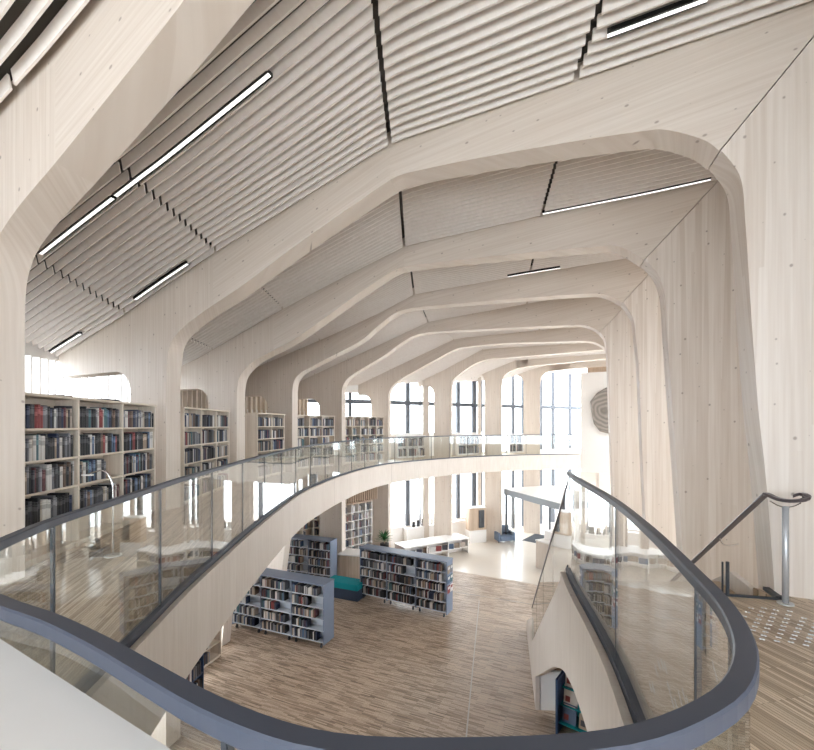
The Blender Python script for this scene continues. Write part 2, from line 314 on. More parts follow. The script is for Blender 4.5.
for k, r in RIBS.items():
    zc = r['zc']; P3 = lambda x, z, zc=zc: (x, zc-K_*x, z)
    I = smooth(r['I'], 6); xo = xhit(OUTER, zc)+.12; xr = xhit(RIGHT, zc)-.05
    mi = min(range(len(I)), key=lambda i: math.dist(I[i], r['Mi'])); lft, rgt = I[:mi+1], I[mi:]
    # legs reach the lower floor
    xl = lft[0][0]; lw = .95 if k in 'ABCDE' else .78
    far = k in 'FGHI'; otop = {'A': 2.6, 'B': 2.6, 'C': 2.55, 'D': 2.55, 'E': 2.6, 'F': 2.9, 'G': 3.45, 'H': 4.25, 'I': 4.3}[k]
    base = LOW+.001
    lab = {'A': 'nearest pale laminated timber rib, rising along the left edge of the view',
           'B': 'large pale laminated timber rib whose right post stands beside the steel handrail post'}.get(
           k, f'pale laminated timber rib, the {ordw[k]} counted from the camera into the hall')
    t = thing('timber_rib', lab, 'timber rib', P3(xl, base), 0, 'laminated timber ribs across the hall')
    xlo = xl-lw
    # post and shoulder on the left, with the rounded opening over the side aisle
    rr = .42; op = [(xlo, otop-rr)]+[(xlo-rr+rr*math.cos(a), otop-rr+rr*math.sin(a)) for a in [R(10*i) for i in range(1, 10)]]
    xk = lft[0][0]+.02; xs = next(p[0] for p in lft if p[0] > xl+1.1)
    low_arc = [p for p in lft if p[0] < xs]
    ring = [(xl, base)]+low_arc+[(xs, next(p[1] for p in lft if p[0] >= xs))]
    ups = [xs, xs-.6, xs-1.2, xs-1.8, xo] if xo < xs-2 else [xs, (xs+xo)/2, xo]
    ring += [(x, upz(r, x)+TOPX) for x in ups]
    ring += [(xo, otop)] if xo < xlo-rr-.05 else []
    if xo < xlo-rr-.05: ring += [(xlo-rr, otop)]+list(reversed(op))
    else: ring = [p for p in ring if p[0] >= xlo-.001]+[(xlo, upz(r, xlo)+TOPX)]
    lean = {'C': .5, 'D': .55}.get(k, 0)        # lower storey of two posts leans out under the balcony
    ring[0] = (xl-lean, base); ring.insert(1, (xl, -.45))
    ring += [(xlo, -.45), (xlo-lean, base)]
    mb = MB(); mb.extrude([P3(*p) for p in ring], (*DEP, 0)); local(t, mb, 'left_post', M['lpost'], uvf=ruv(0))
    rdx = rx[k]; a1 = math.atan2(upz(r, rdx)-upz(r, xs), (rdx-xs)*S)
    def lowz(x):
        for a, b in zip(lft, lft[1:]):
            if a[0] <= x <= b[0] and b[0] > a[0]: return a[1]+(b[1]-a[1])*(x-a[0])/(b[0]-a[0])
        return lft[-1][1]
    seg = [p for p in lft if xs < p[0] < rdx]
    up1 = [p for p in r['U'] if xs < p[0] < rdx]
    ring = [(xs, lowz(xs))]+seg+[(rdx, lowz(rdx)), (rdx, upz(r, rdx)+TOPX)]+[(p[0], p[1]+TOPX) for p in reversed(up1)]+[(xs, upz(r, xs)+TOPX)]
    mb = MB(); mb.extrude([P3(*p) for p in ring], (*DEP, 0)); local(t, mb, 'beam', M['beam'], uvf=ruv(a1))
    # miter
    mo, mn = r['Mo'], I[mi]; dx, dz = mo[0]-mn[0], mo[1]-mn[1]
    f = 1.0
    while mn[1]+dz*f < upz(r, mn[0]+dx*f)+TOPX: f += .02
    mt = (mn[0]+dx*f, mn[1]+dz*f)
    seg = [p for p in lft if p[0] > rdx]
    up2 = [p for p in r['U'] if rdx < p[0] < mt[0]-.02]
    ring = [(rdx, lowz(rdx))]+seg+[mt]+[(p[0], p[1]+TOPX) for p in reversed(up2)]+[(rdx, upz(r, rdx)+TOPX)]
    a2 = math.atan2(upz(r, mt[0])-upz(r, rdx), (mt[0]-rdx)*S)
    mb = MB(); mb.extrude([P3(*p) for p in ring], (*DEP, 0)); local(t, mb, 'beam', M['beam'], uvf=ruv(a2))
    e1, e2 = rgt[-3], rgt[-1]; sl = (e2[0]-e1[0])/(e2[1]-e1[1]); g = .012
    sl = max(-.12, min(.02, sl))
    foot = (e2[0]+sl*(base-e2[1]), base)
    ring = [(p[0]+g, p[1]) for p in rgt]+[(foot[0]+g, base), (xr, base), (xr, upz(r, xr)+TOPX), (mt[0]+g+.02, upz(r, mt[0])+TOPX), (mt[0]+g, mt[1])]
    mb = MB(); mb.extrude([P3(*p) for p in ring], (*DEP, 0)); local(t, mb, 'right_post', M['post'], uvf=ruv(0))
    r['foot'] = foot; r['xl'] = xl; r['xlo'] = xlo; r['xo'] = xo; r['xr'] = xr

# ------------------------------------------------------------------ ceiling: slatted panels between the ribs and the dark deck above
def ends(r, k, zc=None):
    zc = r['zc'] if zc is None else zc
    x = rx[k]; sr = {'A': 1.8, 'B': 2.06, 'C': 2.49, 'D': 2.85}.get(k, 3.0)
    lo, hi = xhit(OUTER, zc)+.1, xhit(RIGHT, zc)-.08
    l = {'F': 2.6, 'G': 2.0, 'H': 1.6, 'I': 1.2}.get(k, 2.95)
    return [lo, (lo+x-l)/2, x-l, x, min(x+sr, hi-.8), hi]
Z0 = dict(RIBS['A']); Z0['zc'] = -1.5
Z9 = dict(RIBS['A']); Z9['zc'] = -5.6
seq = [('A', Z9, -5.6, False), ('A', Z0, -1.5, False)]+[(k, RIBS[k], RIBS[k]['zc'], True) for k in RN]
segname = ['lowest, beside the left wall', 'left, on the lower slope', 'left, on the upper slope up to the ridge', 'just right of the ridge', 'farthest right, over the right posts']
def ceilpt(bay, tt, si, fr, dz=0):
    (ka, ra, za, rib), (kb, rb, zb, _) = bay
    ea, eb = ends(ra, ka, za), ends(rb, kb, zb)
    xa = ea[si]+(ea[si+1]-ea[si])*fr; xb = eb[si]+(eb[si+1]-eb[si])*fr
    ox, oy = (DEP if rib else (0, 0))
    pa = Vector((xa+ox, za-K_*xa+oy, upz(ra, xa))); pb = Vector((xb, zb-K_*xb, upz(rb, xb)))
    p = pa.lerp(pb, tt); p.z += dz; return p
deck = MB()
for bi in range(len(seq)-1):
    bay = (seq[bi], seq[bi+1]); kb = seq[bi+1][0]
    nb = 21
    for si in range(5):
        mb = MB(); n = 14 if si in (2, 3) else 8
        L = (ceilpt(bay, .5, si, 1)-ceilpt(bay, .5, si, 0)).length; gp = .03/max(L, .3)
        mid = ceilpt(bay, .5, si, .5)
        for j in range(nb):
            tt = (j+.5)/nb; rows = []
            for i in range(n+1):
                fr = gp+(1-2*gp)*i/n; p = ceilpt(bay, tt, si, fr)
                q = ceilpt(bay, min(1, tt+.02), si, fr); d = (q-p); d.z = 0; d.normalize()
                rows.append((p, d))
            b = len(mb.v); hh = .102; th = .011
            for p, d in rows:
                for a, z in ((-th, 0), (th, 0), (th-.03, hh), (-th-.03, hh)):
                    mb.v.append((p.x+d.x*a, p.y+d.y*a, p.z+z))
            for i in range(n):
                for k in range(4):
                    k2 = (k+1) % 4; mb.f.append((b+i*4+k, b+(i+1)*4+k, b+(i+1)*4+k2, b+i*4+k2)); mb.m.append(0)
            mb.f.append((b, b+1, b+2, b+3)); mb.f.append((b+n*4+3, b+n*4+2, b+n*4+1, b+n*4)); mb.m += [0, 0]
        nm = {-1: 'above and behind the view', 0: 'in front of the first rib', 1: 'between the first and second ribs', 2: 'between the second and third ribs', 3: 'between the third and fourth ribs',
              4: 'between the fourth and fifth ribs', 5: 'between the fifth and sixth ribs', 6: 'between the sixth and seventh ribs', 7: 'between the seventh and eighth ribs', 8: 'between the eighth and ninth ribs'}[bi-1]
        o = mb.build('slatted_ceiling_panel', M['slat'], fixn=True)
        tag(o, f'pale slatted ceiling panel {nm}, {segname[si]}', 'ceiling panel', 'slatted panels of the ceiling')
    for si in range(5):
        n = 14 if si in (2, 3) else 6
        for i in range(n):
            f0, f1 = i/n, (i+1)/n
            e0 = -.05 if bay[0][3] else 0
            a, b_, c, d = (ceilpt(bay, -.1, si, f0, .22), ceilpt(bay, 1.03, si, f0, .22), ceilpt(bay, 1.03, si, f1, .22), ceilpt(bay, -.1, si, f1, .22))
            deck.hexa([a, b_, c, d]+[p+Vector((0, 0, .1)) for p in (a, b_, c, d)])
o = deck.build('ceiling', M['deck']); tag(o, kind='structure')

# recessed line luminaires: (bay, segment, t across the bay, from, to)
def onceil(bay, px, py):
    "nearest ceiling position seen at a pixel"
    best = None
    for si in range(5):
        for a in range(0, 41):
            for b in range(0, 41):
                p = ceilpt(bay, a/40, si, b/40)
                if p.y < .3: continue
                u, v = CX+p.x/p.y*FP, HY-(p.z-EYE)/p.y*FP; d = math.hypot(u-px, v-py)
                if best is None or d < best[0]: best = (d, si, a/40, b/40)
    return best[1:]
def glob(si, fr): return si+fr
lum = [(1, (116,194), (272,70), 'long slim ceiling light running up the left slope between the first and second ribs'),
       (1, (41,253), (113,199), 'shorter slim ceiling light on the left slope, lower neighbour of the long one'),
       (1, (133,298), (189,264), 'slim ceiling light just before the second rib on the left slope'),
       (1, (50,352), (82,333), 'small slim ceiling light low beside the left clerestory louvres'),
       (1, (603,32), (704,-1), 'slim ceiling light near the top right of the view before the second rib'),
       (2, (545,212), (708,180), 'long slim ceiling light between the second and third ribs, right of the ridge'),
       (3, (508,277), (560,267), 'faint slim ceiling light between the third and fourth ribs')]
for bi, p0, p1, lab in lum:
    bay = (seq[bi+1], seq[bi+2]); a, b = onceil(bay, *p0), onceil(bay, *p1)
    tt = (a[1]+b[1])/2; g0, g1 = sorted((glob(a[0], a[2]), glob(b[0], b[2])))
    t = thing('ceiling_light', lab, 'ceiling light', ceilpt(bay, tt, a[0], a[2]), 0, 'slim ceiling lights')
    for nm_, mt_, wd, z0, z1 in (('housing', M['lampframe'], .042, -.012, .03), ('diffuser', M['lamp'], .020, -.016, -.0125)):
        mb = MB(); path = []
        N_ = 12
        for i in range(N_+1):
            g = g0+(g1-g0)*i/N_; si = min(4, int(g)); p = ceilpt(bay, tt, si, g-si); path.append(tuple(p))
        mb.sweep(path, [(-wd, z0), (wd, z0), (wd, z1), (-wd, z1)]); local(t, mb, nm_, mt_)

# ------------------------------------------------------------------ walls and facade
def wallseg(mb, a, b, z0, z1, th=.2): mb.bar(a, b, th, z0, z1)
mb = MB(); mp_ = MB()
for i, (a, b) in enumerate(zip(RIGHT, RIGHT[1:])):
    if i == 0: wallseg(mb, a, b, LOW, 7.2); continue
    for z0, z1 in ((LOW, LOW+.6), (-.9, .3), (3.9, 7.2)): wallseg(mb, a, b, z0, z1)
    for z0, z1 in ((LOW+.6, -.9), (.3, 3.9)): wallseg(mp_, a, b, z0, z1, .01)  # unseen glazing, added to bring daylight in from the right
tag(mb.build('wall_right', M['white']), kind='structure'); tag(mp_.build('window_20', M['pane']), kind='structure')
mb = MB(); mp_ = MB()
mb.bar((-7.3, -3.6), (7.5, -3.6), .2, LOW, .1); mb.bar((-7.3, -3.6), (7.5, -3.6), .2, 3.6, 7); mp_.bar((-7.3, -3.6), (7.5, -3.6), .01, .1, 3.6)  # unseen rear wall and pane, added to limit light from behind the camera
tag(mb.build('added_wall_rear', M['white']), kind='structure'); tag(mp_.build('window_21', M['pane']), kind='structure')
mb = MB()
CL0, CL1 = 2.15, 2.95
LW = OUTER[:7]
lp_ = MB()
for i, (a, b) in enumerate(zip(LW, LW[1:])):
    wallseg(mb, a, b, CL1, 6.0)
    if i < 2: wallseg(mb, a, b, CL0, CL1)
    if i in (0, 4, 5): wallseg(mb, a, b, LOW, CL0)
    else: wallseg(mb, a, b, LOW, LOW+.5); wallseg(mb, a, b, -.9, CL0); wallseg(lp_, a, b, LOW+.5, -.9, .01)
tag(lp_.build('window_22', M['pane']), kind='structure')  # lower-storey panes added to brighten the lower floor and bounce light upward
tag(mb.build('wall_left', M['white']), kind='structure')
# clerestory windows with vertical louvre fins
wn = 0
for wi, (a, b) in list(enumerate(zip(LW, LW[1:])))[2:]:
    if wi >= 4:
        L = math.dist(a, b); n = int(L/.2); mf = MB(); u = ((b[0]-a[0])/L, (b[1]-a[1])/L); nrm = (u[1], -u[0])
        mf.bar((a[0]+nrm[0]*.02, a[1]+nrm[1]*.02), (b[0]+nrm[0]*.02, b[1]+nrm[1]*.02), .2, CL0, CL1)
        for i in range(n):
            f = (i+.5)/n; p = (a[0]+(b[0]-a[0])*f, a[1]+(b[1]-a[1])*f)
            mf.bar((p[0]+nrm[0]*.121, p[1]+nrm[1]*.121), (p[0]+nrm[0]*.3, p[1]+nrm[1]*.3), .04, CL0-.2, CL1)
        tag(mf.build('slat_panel', M['shelf']), f'upright pale slats high on the left wall behind the {["third","fourth","fifth"][wi-3]} rib', 'wall panel')
        continue
    wn += 1; t = bpy.data.objects.new(f'window_{wn}', None); C.objects.link(t); t.location = (*a, CL0); tag(t, kind='structure')
    L = math.dist(a, b); n = int(L/.21); mf = MB()
    for i in range(n):
        f = (i+.5)/n; p = (a[0]+(b[0]-a[0])*f, a[1]+(b[1]-a[1])*f); u = ((b[0]-a[0])/L, (b[1]-a[1])/L); nrm = (u[1], -u[0])
        mf.bar((p[0]+nrm[0]*.05, p[1]+nrm[1]*.05), (p[0]+nrm[0]*.2, p[1]+nrm[1]*.2), .03, CL0, CL1)
    local(t, mf, 'louvre', M['white'])
    mf = MB(); mf.bar(a, b, .008, CL0, CL1); local(t, mf, 'pane', M['pane'])
FAC = OUTER[6:]
def facx(px):
    t = (px-CX)/FP
    for a, b in zip(FAC, FAC[1:]):
        fa, fb = a[0]-t*a[1], b[0]-t*b[1]
        if fa*fb <= 0: s = fa/(fa-fb); return (a[0]+(b[0]-a[0])*s, a[1]+(b[1]-a[1])*s)
# solid bands of the facade
mb = MB()
for i, (a, b) in enumerate(zip(FAC, FAC[1:])):
    wallseg(mb, a, b, -.7, 1.15 if i < 3 else .1); wallseg(mb, a, b, LOW, LOW+(1.05 if i < 3 else .05))
    if i == 0: wallseg(mb, a, b, 3.0, 6.0); wallseg(mb, a, b, LOW, -.7)
    else: wallseg(mb, a, b, 4.7, 6.0)
tag(mb.build('wall_back', M['white']), kind='structure')
mul = {0: [(350,.1),(373,.1)], 1: [(407.5,.16),(420,.02)], 2: [(458,.15),(474,.2),(481,.06)], 3: [(500,.14),(513,.12),(524.5,.26)], 4: [(541,.12),(553,.16),(570,.16),(583,.1)]}
for i, (a, b) in enumerate(zip(FAC, FAC[1:])):
    wn += 1; t = bpy.data.objects.new(f'window_{wn}', None); C.objects.link(t); t.location = (*a, 0); tag(t, kind='structure')
    u = Vector((b[0]-a[0], b[1]-a[1])).normalized()
    mf = MB(); zt = 3.0 if i == 0 else 4.7; zl = 1.15 if i < 3 else .1
    for px, wd in mul[i]:
        wd *= 1.3; p = facx(px)
        if p is None: continue
        q0 = (p[0]-u.x*wd/2, p[1]-u.y*wd/2); q1 = (p[0]+u.x*wd/2, p[1]+u.y*wd/2)
        mf.bar(q0, q1, .14, zl, zt)
        if i: mf.bar(q0, q1, .14, LOW+(1.05 if i < 3 else .05), -.7)
    mf.bar(a, b, .16, 2.52, 2.70)
    if i: mf.bar(a, b, .1, -1.0, -.94)
    local(t, mf, 'window_frame', M['frame'])
    mf = MB(); mf.bar(a, b, .01, zl, zt)
    if i: mf.bar(a, b, .01, LOW+(1.05 if i < 3 else .05), -.7)
    local(t, mf, 'pane', M['pane'])
# slim timber posts inside the facade
for px, wd, lab in ((425.5, .3, 'slim pale timber post in the facade left of the seventh rib'), (478, .16, 'slim pale timber post in the facade left of the eighth rib'),
                    (530, .3, 'slim pale timber post inside the entrance glazing')):
    p = facx(px); mb = MB(); mb.box(p[0]-wd/2, p[0]+wd/2, p[1]-.55, p[1]-.3, LOW, 3.3 if px == 530 else 4.3); tag(mb.build('facade_post', M['fascia']), lab, 'post', 'slim facade posts')

# ------------------------------------------------------------------ floors, balcony
LOOP = [(1.675,4.45),(1.56,3.93),(1.36,2.85),(1.165,2.10),(1.03,1.66),(.944,1.40),(.888,1.232),(.832,1.10),(.775,.995),(.723,.917),(.658,.842),(.594,.786),(.528,.744),(.44,.70),(.35,.668),(.266,.653),(.15,.645),(0,.643),
        (-.086,.649),(-.166,.666),(-.256,.702),(-.365,.759),(-.506,.846),(-.682,.956),(-.892,1.075),(-1.123,1.186),(-1.45,1.38),(-1.64,1.64),(-1.76,1.97),(-1.83,2.25),(-1.88,2.6),(-1.98,3.3),(-2.08,4.0),(-2.17,4.94),
        (-2.28,6.25),(-2.38,8.0),(-2.41,9.6),(-2.3,10.9),(-2.05,12.6),(-1.5,14.9),(-.45,17.1),(1.9,19.5),(4.15,20.9),(6.6,21.8),(8.95,22.3)]
loop = resample(smooth(LOOP, 6), .05)
def offs(path, d):
    out = []
    for i, p in enumerate(path):
        a = path[max(i-1, 0)]; c = path[min(i+1, len(path)-1)]; dx, dy = c[0]-a[0], c[1]-a[1]; L = math.hypot(dx, dy)
        out.append((p[0]+dy/L*d, p[1]-dx/L*d))
    return out
edge = offs(loop, .035)       # right of travel = into the void
# travel goes right side -> near end -> left side -> far: void lies to the right of travel
poly = OUTER+[(12.2,22.9),(9.0,22.35)]+list(reversed(edge))+[(3.30,3.83),(3.30,4.1),(7.45,2.05),(7.45,-3.6)]
mb = MB(); mb.prism([p for p in poly], -.30, 0)
tag(mb.build('floor', [M['plank']]), kind='structure')
mb = MB(); mb.sweep(edge, [(0, -.72), (.05, -.72), (.05, .03), (0, .03)])
o = mb.build('trim_1', M['fascia'], smooth_=False); tag(o, kind='structure')
mb = MB(); mb.prism([p for p in OUTER]+[(12.2,22.9),(9.0,22.35)]+list(reversed([e for e in edge if e[1] > 2.0 and e[0] < 9.2][0:0] or [e for i, e in enumerate(edge) if i > len(edge)*.18]))+[(-1.9,-3.6)], -.71, -.60)
tag(mb.build('ceiling_low', M['white']), kind='structure')
mb = MB(); mb.box(-9, 13.5, -3.6, 28.5, LOW-.2, LOW); tag(mb.build('floor_lower', M['parq']), kind='structure')
mb = MB(); mb.prism([(-4.3,18.4),(-1,17.6),(low(454,571)),(low(508,580)),(low(528,583)),(8.5,12.5),(11.5,12.5),(12.2,23),(12,27.5),(6.6,24.7),(1.2,21.4),(-1.5,19.7)], LOW, LOW+.006)
tag(mb.build('floor_entrance', M['tile']), kind='structure')
a, b = low(479.2, 600.5), low(465, 750)
mb = MB(); mb.bar(a, b, .026, LOW, LOW+.004); tag(mb.build('trim_2', M['strip']), kind='structure')
a, b = low(440, 589.5), low(592, 614); mb = MB(); mb.bar(a, b, .02, LOW, LOW+.004); tag(mb.build('trim_3', M['joint']), kind='structure')
mb = MB(); mb.box(-60, 60, -40, 90, LOW-.5, LOW-.25); o = mb.build('ground', M['paving']); tag(o, kind='structure')

# ------------------------------------------------------------------ glass balustrade round the opening
t = thing('glass_balustrade', 'frameless curved glass balustrade with blue-grey handrail sweeping round the whole floor opening', 'balustrade', (1.66, 4.52, 0))
mb = MB(); mb.sweep(loop, [(-.018, 1.03), (.018, 1.03), (.022, 1.036), (.022, 1.065), (.018, 1.07), (-.018, 1.07), (-.022, 1.065), (-.022, 1.036)]); local(t, mb, 'handrail', M['rail'], smooth_=False)
mb = MB(); mb.sweep(loop, [(-.03, -.02), (.03, -.02), (.03, .075), (-.03, .075)]); local(t, mb, 'base_channel', M['rail'])
js = [0]
for q in ((1.31,2.72),(.944,1.40),(-.31,.73),(-1.81,2.2),(-2.0,3.52),(-2.14,4.75)): js.append(min(range(len(loop)), key=lambda i: math.dist(loop[i], q)))
while js[-1]+23 < len(loop)-14: js.append(js[-1]+23)
js.append(len(loop)-1)
for a, b in zip(js, js[1:]):
    seg = loop[a:b+1]
    mb = MB(); mb.sweep(seg, [(-.007, .03), (.007, .03), (.007, 1.03), (-.007, 1.03)]); local(t, mb, 'glass_panel', M['glass'], smooth_=False)
    p, q = loop[b-1], loop[b]; dx, dy = q[0]-p[0], q[1]-p[1]; L = math.hypot(dx, dy); wv = .012
    mb = MB(); mb.bar((q[0]-dx/L*wv/2, q[1]-dy/L*wv/2), (q[0]+dx/L*wv/2, q[1]+dy/L*wv/2), .018, .03, 1.03); local(t, mb, 'panel_joint', M['dark'])
# ------------------------------------------------------------------ staircase
sx = lambda Z: .671+.225*Z                        # plan line of the left stringer
SW = 1.72
def tz(Z): return -(Z-4.55)*3.69/5.65
t = thing('staircase', 'straight timber staircase with white side wall descending from the upper floor into the hall', 'staircase', (sx(4.55), 4.55, 0))
top = [(3.95,.03),(4.55,.03),(10.2,-3.62),(10.5,-3.66),(10.6,-3.2),(12.3,-4.05),(12.35,LOW),(8.9,LOW),(8.9,-3.66)]
arch = smooth([(8.9,-3.66),(7.3,-2.66),(5.9,-1.78),(5.32,-1.45),(4.75,-1.16),(4.2,-.98),(3.8,-.90),(3.4,-.86)], 5)
ring = top+arch[1:]+[(1.9,-.75),(1.9,-.30),(3.95,-.30)]
mb = MB(); mb.extrude([(sx(Z)-.015, Z, z) for Z, z in ring], (.09, 0, 0)); local(t, mb, 'side_wall', M['fascia'])
ring2 = [(4.0,-.05),(4.55,.0),(11.4,LOW+.25),(11.4,LOW),(10.2,LOW),(4.0,-.55)]
mb = MB(); mb.extrude([(sx(Z)+SW, Z, z) for Z, z in ring2], (.06, 0, 0)); local(t, mb, 'stringer', M['fascia'])
nr = 24; run = (11.2-4.45)/nr; rise = -LOW/nr
for i in range(nr-1):
    Z = 4.45+run*i; z = -rise*(i+1); mb = MB()
    mb.hexa([(sx(Z)+.08, Z, z-.17), (sx(Z)+SW, Z, z-.17), (sx(Z+run)+SW, Z+run+.03, z-.17), (sx(Z+run)+.08, Z+run+.03, z-.17), (sx(Z)+.08, Z, z), (sx(Z)+SW, Z, z), (sx(Z+run)+SW, Z+run+.03, z), (sx(Z+run)+.08, Z+run+.03, z)])
    local(t, mb, 'step', M['tread'])
mb = MB(); mb.bar((sx(8.93)+.09, 8.93), (sx(8.93)+1.7, 8.8), .06, LOW, -3.55); local(t, mb, 'under_stair_panel', M['white'])
# glass on the stringer
t2 = thing('stair_glass_balustrade', 'sloping glass balustrade with thin dark top edge on the left side of the staircase', 'balustrade', (sx(4.6), 4.6, 0))
js = [4.56, 6.05, 7.55, 9.05, 10.55]
for a, b in zip(js, js[1:]):
    z0, z1 = tz(a), tz(b)
    q = [(sx(a)+.02, a, z0-.0), (sx(b)+.02, b-.01, z1)]
    mb = MB(); A0, B0 = Vector(q[0]), Vector(q[1]); d = Vector((.014, 0, 0)); h = Vector((0, 0, .98))
    mb.hexa([A0, A0+d, B0+d, B0, A0+h, A0+h+d, B0+h+d, B0+h]); local(t2, mb, 'glass_panel', M['glass'])
    for zz in (.15, .32):
        mb = MB(); mb.tube([(q[1][0]-.02, q[1][1]-.12, z1+zz+.05), (q[1][0]+.035, q[1][1]-.12, z1+zz+.05)], .022); local(t2, mb, 'glass_clamp', M['dark'])
mb = MB(); mb.sweep([(sx(Z)+.027, Z, tz(Z)+.98) for Z in (4.55, 10.58)], [(-.014, 0), (.014, 0), (.014, .035), (-.014, .035)]); local(t2, mb, 'top_edge', M['brown'])
mb = MB(); mb.sweep([(sx(Z)+.027, Z, tz(Z)+.02) for Z in (4.55, 10.2)], [(-.025, 0), (.025, 0), (.025, .05), (-.025, .05)]); local(t2, mb, 'base_channel', M['rail'])
# steel post and right handrail
px_, pz_ = low(785.5, 604, 0)
t3 = thing('stair_handrail', 'dark flat handrail on a brushed steel post descending the right side of the staircase', 'handrail', (px_, pz_, 0))
mb = MB(); mb.tube([(px_, pz_, 0), (px_, pz_, .845)], .024, 20); local(t3, mb, 'post', M['steel'], smooth_=True)
mb = MB(); mb.tube([(px_, pz_, 0), (px_, pz_, .012)], .06, 24); local(t3, mb, 'base_plate', M['steel'])
def at(px, py, Z): return ((px-CX)/FP*Z, Z, EYE+(HY-py)/FP*Z)
hp = [at(793,497.5,3.72), at(801,495.5,3.68), at(807,498,3.62), at(803,501.5,3.60), at(790,502.5,3.66), at(778,500.5,3.74), at(770,497,3.80), at(766,495.5,3.85)]
hp = resample(smooth(hp, 8), .03)
d0 = Vector(hp[-1]); d1 = Vector((3.52, 6.3, d0.z-(6.3-3.85)*.82))
hp += [tuple(d0.lerp(d1, i/8)) for i in range(1, 9)]
mb = MB(); mb.sweep(hp, [(-.024, 0), (.024, 0), (.03, .012), (.024, .026), (-.024, .026), (-.03, .012)]); local(t3, mb, 'rail', M['brown'])
for f in (.28, .62):
    p = d0.lerp(d1, f); mb = MB(); mb.tube(smooth([(p.x, p.y, p.z), (p.x+.03, p.y, p.z-.06), (p.x+.10, p.y, p.z-.075), (p.x+.2, p.y, p.z-.06)], 4), .006, 8); local(t3, mb, 'bracket', M['chrome'])
mb = MB(); mb.tube(smooth([(px_-.10, pz_+.04, .885), (px_-.05, pz_+.02, .85), (px_, pz_, .84), (px_+.05, pz_-.02, .85), (px_+.09, pz_-.05, .885)], 4), .006, 8); local(t3, mb, 'bracket', M['chrome'])
a, b = low(727.5, 596, 0), low(779, 600, 0)
t4 = thing('stair_head_guard', 'low glass guard with dark floor channel and short black post at the stair head', 'guard', (*a, 0))
mb = MB(); mb.bar((a[0]-.15, a[1]+.04), b, .025, 0, .018); local(t4, mb, 'floor_channel', M['dark'])
mb = MB(); mb.tube([(a[0], a[1], 0), (a[0], a[1], .31)], .015, 12); mb.tube([(a[0]-.045, a[1], 0), (a[0]-.045, a[1], .31)], .008, 12); local(t4, mb, 'short_post', M['dark'])
mb = MB(); c = low(772, 589, 0); mb.bar(low(766, 590, 0), low(779, 599.5, 0), .05, 0, .03); local(t4, mb, 'hinge_block', M['dark'])

# tactile studs on the upper floor before the stair
sb = MB(); sb.tube([(0, 0, 0), (0, 0, .006)], [.0095, .007], 10); stud = None; sb.v = list(sb.v)
for (x0, y0), (x1, y1), n in (((751,608),(744,616),3), ((764,608),(753,630),7), ((776,610),(762,639),9), ((790,611),(777,641),9), ((804,618),(791,642),8), ((816,624),(806,645),7)):
    for c in (-1.6, 1.6):
        for i in range(n):
            f = i/(n-1); X, Y = low(x0+(x1-x0)*f+c, y0+(y1-y0)*f+(.7 if c > 0 else 0), 0)
            if stud is None: stud = sb.build('floor_stud', M['steel']); o = stud
            else: o = stud.copy(); C.objects.link(o)
            o.location = (X, Y, 0); tag(o, 'small round steel tactile stud set in the floor before the staircase', 'floor stud', 'tactile studs at the stair head')

# white cabinet beside the near glass, bottom left of the view
mb = MB()
cab = [(-1.42,1.22),(-1.0,1.0),(-.55,.80),(-.50,.62),(-1.25,.35),(-2.2,.9)]
pa, pb = (-1.53, 1.22), (-.50, .74)
t = thing('white_cabinet', 'white cabinet standing against the near glass balustrade', 'cabinet', (-1.3, .8, 0))
cab2 = [(-1.109,1.168),(-.35,.725),(-.31,.62),(-.34,.30),(-1.6,.25),(-1.62,1.22),(-1.5,1.32)]
mb.prism(cab2, .06, .93); local(t, mb, 'body', M['white'])
mb = MB(); mb.prism(cab2, .931, .972); local(t, mb, 'worktop', M['white'])
mb = MB(); mb.prism([(x*.97-.03, y*.94+.03) for x, y in cab2], 0, .06); local(t, mb, 'plinth', M['dark'])

